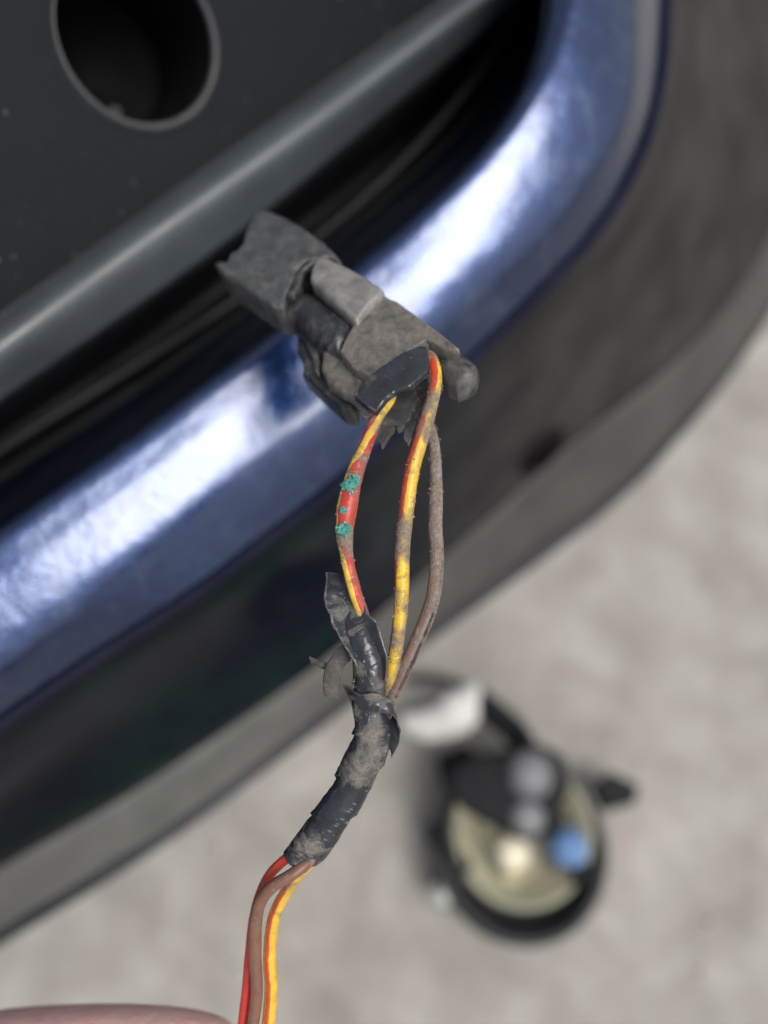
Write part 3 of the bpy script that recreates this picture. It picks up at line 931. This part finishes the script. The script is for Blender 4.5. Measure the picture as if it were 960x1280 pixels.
def blob(name, cen, rx, ry, rz, m, parent, seed=0, sub=3, amp=0.35, freq=1500):
    bm = bmesh.new()
    bmesh.ops.create_icosphere(bm, subdivisions=sub, radius=1)
    off = Vector((0, 0, 0)); q = parent
    while q is not None:
        off = off + q.location; q = q.parent
    for v in bm.verts:
        d = v.co.copy()
        s = 1 + amp * fbm(d * (freq if freq < 10 else 2.2) + Vector((seed * 3.1, 0, 0)), 4)
        v.co = (RT * d.x * rx + UP * d.y * ry - FW * d.z * rz) * s + cen - off
    me = bpy.data.meshes.new(name)
    bm.to_mesh(me); bm.free()
    return link(name, me, m, parent)
def crust_patch(name, rows, py, side, ra, rl, rpx, m, parent, seed):
    """a flaky patch lying on a wire where it passes image row py; ra half width in radians, rl half length in px"""
    c = catmull(px_pts(rows), 400)
    best = min(range(5, 395), key=lambda i: abs(640 - F * (c[i] - CAM).dot(UP) / (c[i] - CAM).dot(FW) - py))
    T = (c[best + 2] - c[best - 2]).normalized()
    N = (-FW - T * (-FW).dot(T)).normalized()
    B = T.cross(N)
    n = 44
    V, Fc = [], []
    for i in range(n + 1):
        for j in range(n + 1):
            u, v = i / n * 2 - 1, j / n * 2 - 1
            a = side + u * ra
            q = Vector((u * 2.4, v * 2.4, seed * 5.3))
            mk = 0.62 - (u * u + v * v) + 1.15 * fbm(q, 3) + 0.3 * noise.noise(q * 5)
            if u * u + v * v > 0.95:
                mk = -1
            h = -0.35 if mk < 0 else 0.06 + 0.20 * min(1, mk * 2) * (0.75 + 0.5 * noise.noise(q * 7) + 0.35 * noise.noise(q * 17))
            rr = rpx * PXM * (1.03 + h * 0.75)
            V.append(c[best] + T * (v * rl * PXM) + (N * math.cos(a) + B * math.sin(a)) * rr)
    for i in range(n):
        for j in range(n):
            a = i * (n + 1) + j
            Fc.append((a, a + 1, a + n + 2, a + n + 1))
    o = build(name, V, Fc, m, parent)
    s2 = o.modifiers.new('thickness', 'SOLIDIFY'); s2.thickness = 0.0001; s2.offset = 0
    return o
for k, (y, sd, ra, rl) in enumerate(((607, 0.15, 1.0, 13), (662, 0.1, 0.85, 11), (638, 0.25, 0.34, 5))):
    crust_patch('corrosion_spot', left, y, sd, ra, rl, 13.2 if k != 1 else 12.2, M['verd'], wl, k + 2)

# crumbs of dirt stuck on the wires and tape
def crumbs(o, rows, rpx, n, parent, seed, r0=0.00003, r1=0.0001):
    rnd = random.Random(seed)
    c = catmull(px_pts(rows), 200)
    V, Fc = [], []
    for _ in range(n):
        i = rnd.randrange(22, 185)
        if noise.noise(c[i] * 420 + Vector((seed, 0, 0))) < rnd.uniform(-0.25, 0.45):
            continue
        T = (c[i + 1] - c[i - 1]).normalized()
        N = (-FW - T * (-FW).dot(T)).normalized()
        B = T.cross(N)
        a = rnd.choice((1, -1)) * rnd.gauss(1.25, 0.55)
        p = c[i] + (N * math.cos(a) + B * math.sin(a)) * rpx(i / 199) * PXM * 0.93
        r = rnd.uniform(r0, r1) * rnd.choice((0.6, 0.8, 1, 1.2, 2.1))
        b = len(V)
        for d in ((1, 0, 0), (-1, 0, 0), (0, 1, 0), (0, -1, 0), (0, 0, 1), (0, 0, -1)):
            V.append(p + Vector(d) * r * rnd.uniform(0.6, 1.3) + Vector((rnd.uniform(-.3, .3), rnd.uniform(-.3, .3), rnd.uniform(-.3, .3))) * r)
        for f in ((0, 2, 4), (2, 1, 4), (1, 3, 4), (3, 0, 4), (2, 0, 5), (1, 2, 5), (3, 1, 5), (0, 3, 5)):
            Fc.append(tuple(b + q for q in f))
    g = build('dirt_crumbs', V, Fc, M['grit'], parent, False)
    g['kind'] = 'stuff'
crumbs(wl, left, lerp_table([(0, 9), (0.3, 9.5), (0.50, 14), (0.64, 9), (1, 8.5)]), 420, wl, 1)
crumbs(wm, mid, lambda t: 10, 640, wm, 2)
crumbs(wr, right, lambda t: 9.6, 1000, wr, 3)

# tape
taperows = [(436, 765, .1045), (448, 792, .1035), (458, 818, .1032), (462, 845, .1032), (460, 880, .1034), (467, 912, .1036), (455, 950, .104), (438, 985, .1045), (415, 1021, .105), (392, 1051, .1056), (370, 1077, .106)]
def tape_shape(t, a, p, L):
    ph = L / 0.0076 + 0.12 * noise.noise(p * 170) + 0.35 * noise.noise(Vector((L * 260, 0, 0))) - a / (2 * math.pi) * 1.0
    fr = ph - math.floor(ph)
    s = 0.86 + 0.15 * fr
    s += 0.055 * fbm(p * 340, 4) + 0.05 * noise.noise(p * 150 + Vector((4, 0, 0))) + 0.02 * noise.noise(p * 1500)
    # long pleat along the upper part
    s += 0.10 * math.exp(-((a - 0.6 - 1.2 * t) / 0.25) ** 2) * max(0, 1 - 2.2 * t)
    return s
def near(p, spots):
    v = 0
    for x, y, r, wgt in spots:
        d = (p - CAM)
        q = at(x, y, (p - CAM).dot(FW))
        e = (q - p).length / (r * PXM)
        v += wgt * math.exp(-e * e)
    return v
spots = [(450, 770, 14, 0.1), (466, 800, 18, -0.3), (470, 835, 12, -0.25), (452, 840, 9, 0.35), (448, 880, 18, 0.2), (470, 925, 20, 0.45), (450, 960, 22, 0.4), (415, 1015, 22, -0.35), (440, 1005, 16, -0.3), (380, 1055, 22, 0.45), (400, 1045, 14, 0.1), (487, 905, 8, -0.4)]
tape = tube('tape_wrap', px_pts(taperows), lerp_table([(a, b * PXM) for a, b in ((0, 14), (0.08, 18.5), (0.2, 21), (0.35, 22), (0.5, 26), (0.7, 25), (0.9, 25), (1, 21))]), M['tape'], harness, 72, 460, None, None, tape_shape, lambda t, a, p: near(p, spots), True, 0.78)
crumbs(tape, taperows, lambda t: 21, 500, tape, 4, 0.00004, 0.00010)
def sheet(name, rows, m, parent, wpx, steps=60, across=14, thick=0.0002, cur=0.25, seed=0, spots=(), bend=0.0):
    """a strip of tape along rows: (px, py, depth, direction of its width in px)"""
    cl = catmull([at(r[0], r[1], r[2]) for r in rows], steps)
    n = len(rows)
    V, Fc, D = [], [], []
    for i in range(steps):
        t = i / (steps - 1)
        f = t * (n - 1); k = min(n - 2, int(f)); u = f - k
        wx = rows[k][3] * (1 - u) + rows[k + 1][3] * u
        wy = rows[k][4] * (1 - u) + rows[k + 1][4] * u
        wz = (rows[k][5] * (1 - u) + rows[k + 1][5] * u) if len(rows[k]) > 5 else 0
        W = RT * wx * PXM - UP * wy * PXM - FW * wz * PXM
        for j in range(across + 1):
            s = j / across * 2 - 1
            p = cl[i] + W * s - FW * (cur * W.length * (s * s - 0.4)) * -1
            jg = 0.00012 * fbm(p * 700 + Vector((seed, 0, 0))) + 0.0005 * s * s * s * noise.noise(p * 330 + Vector((seed * 3, 2, 0)))
            p = p - FW * (0.00025 * fbm(p * 300 + Vector((seed, 1, 0)))) + RT * jg + UP * jg
            V.append(p); D.append(near(p, spots))
    a1 = across + 1
    for i in range(steps - 1):
        for j in range(across):
            a = i * a1 + j
            Fc.append((a, a + 1, a + a1 + 1, a + a1))
    o = build(name, V, Fc, m, parent)
    q = o.data.attributes.new('dirt', 'FLOAT', 'POINT')
    q.data.foreach_set('value', D)
    s_ = o.modifiers.new('thickness', 'SOLIDIFY'); s_.thickness = thick; s_.offset = 0
    return o
sheet('tape_flap', [(424, 719, .1050, 16, 5), (428, 740, .1040, 24, 3), (436, 765, .1032, 24, -2), (450, 795, .1025, 22, -6), (464, 822, .1022, 20, -4), (468, 850, .1026, 17, 0)], M['tape'], tape, None, 80, 20, 0.00018, -0.35, 1, [(428, 765, 16, 0.3), (425, 728, 16, -0.4), (466, 815, 22, -0.3), (450, 800, 12, 0.2)])
sheet('tape_edge', [(434, 868, .1030, 6, 12), (455, 878, .1012, 5, 10), (478, 880, .1010, 4, 11), (492, 890, .1018, 3, 14), (496, 908, .1035, 5, 14), (486, 935, .1045, 6, 10)], M['tape'], tape, None, 60, 10, 0.00018, 0.1, 2, [(470, 880, 20, 0.1)])
sheet('tape_curl', [(437, 815, .1045, 5, 10), (426, 822, .1040, 6, 9), (418, 836, .1036, 9, 5), (415, 852, .1036, 9, 3), (414, 872, .1040, 8, 2)], M['rag'], tape, None, 50, 8, 0.00022, 0.3, 3, [(420, 840, 40, 0.3)])
sheet('tape_curl', [(424, 838, .1044, 4, 6), (412, 834, .1046, 2, 6), (400, 830, .1046, 2, 6), (388, 825, .1046, 2, 4)], M['rag'], tape, None, 40, 6, 0.00022, 0.3, 4, [(405, 830, 40, 0.3)])

# ------------------------------------------------------------------ hand
def limb_mesh(name, chains, m, sub=2):
    """chains: lists of (point, radius); each starts on an existing vertex index or None; skin + subdivision, baked to a mesh"""
    me = bpy.data.meshes.new(name + '_skeleton')
    V, E, Rd = [], [], []
    for start, pts in chains:
        prev = start
        for p, r in pts:
            V.append(tuple(p)); Rd.append(r)
            if prev is not None:
                E.append((prev, len(V) - 1))
            prev = len(V) - 1
    me.from_pydata(V, E, [])
    o = bpy.data.objects.new(name, me)
    C.objects.link(o)
    o.modifiers.new('skin', 'SKIN')
    for i, r in enumerate(Rd):
        me.skin_vertices[0].data[i].radius = (r, r)
    me.skin_vertices[0].data[0].use_root = True
    ss = o.modifiers.new('sub', 'SUBSURF'); ss.levels = sub; ss.render_levels = sub
    bpy.context.view_layer.update()
    dg = bpy.context.evaluated_depsgraph_get()
    nm = bpy.data.meshes.new_from_object(o.evaluated_get(dg))
    bpy.data.objects.remove(o)
    nm.materials.clear()
    return link(name, nm, m)
mm = 0.001
hand_ch = [
    (None, [(at(-330, 1720, .135), 22 * mm), (at(-230, 1600, .132), 21 * mm), (at(-160, 1500, .130), 17 * mm)]),   # forearm end, wrist, palm
    (2, [(at(-150, 1400, .128), 11 * mm), (at(-60, 1345, .124), 9.5 * mm), (at(60, 1334, .120), 8.9 * mm), (at(175, 1331, .1175), 8.5 * mm), (at(258, 1335, .1165), 7.8 * mm), (at(300, 1344, .116), 5.8 * mm)]),   # index
    (2, [(at(-60, 1640, .122), 11 * mm), (at(80, 1620, .110), 10 * mm), (at(220, 1560, .1045), 9 * mm), (at(300, 1510, .1035), 7.5 * mm), (at(325, 1480, .1035), 5.5 * mm)]),   # thumb
    (2, [(at(-120, 1450, .140), 10.5 * mm), (at(-20, 1430, .146), 9.5 * mm), (at(90, 1440, .144), 9 * mm), (at(150, 1480, .136), 8.2 * mm), (at(140, 1520, .128), 6.5 * mm)]),
    (2, [(at(-110, 1520, .146), 10.5 * mm), (at(-20, 1530, .152), 9 * mm), (at(70, 1545, .148), 8.5 * mm), (at(105, 1580, .139), 7.6 * mm), (at(85, 1600, .132), 6 * mm)]),
    (2, [(at(-130, 1600, .148), 9.5 * mm), (at(-60, 1630, .152), 8 * mm), (at(10, 1640, .147), 7.4 * mm), (at(35, 1660, .140), 6.6 * mm), (at(20, 1670, .134), 5.2 * mm)]),
]
hand = limb_mesh('person', hand_ch, M['skin'])
tag(hand, 'bare hand pinching the wires at the bottom of the picture', 'person')
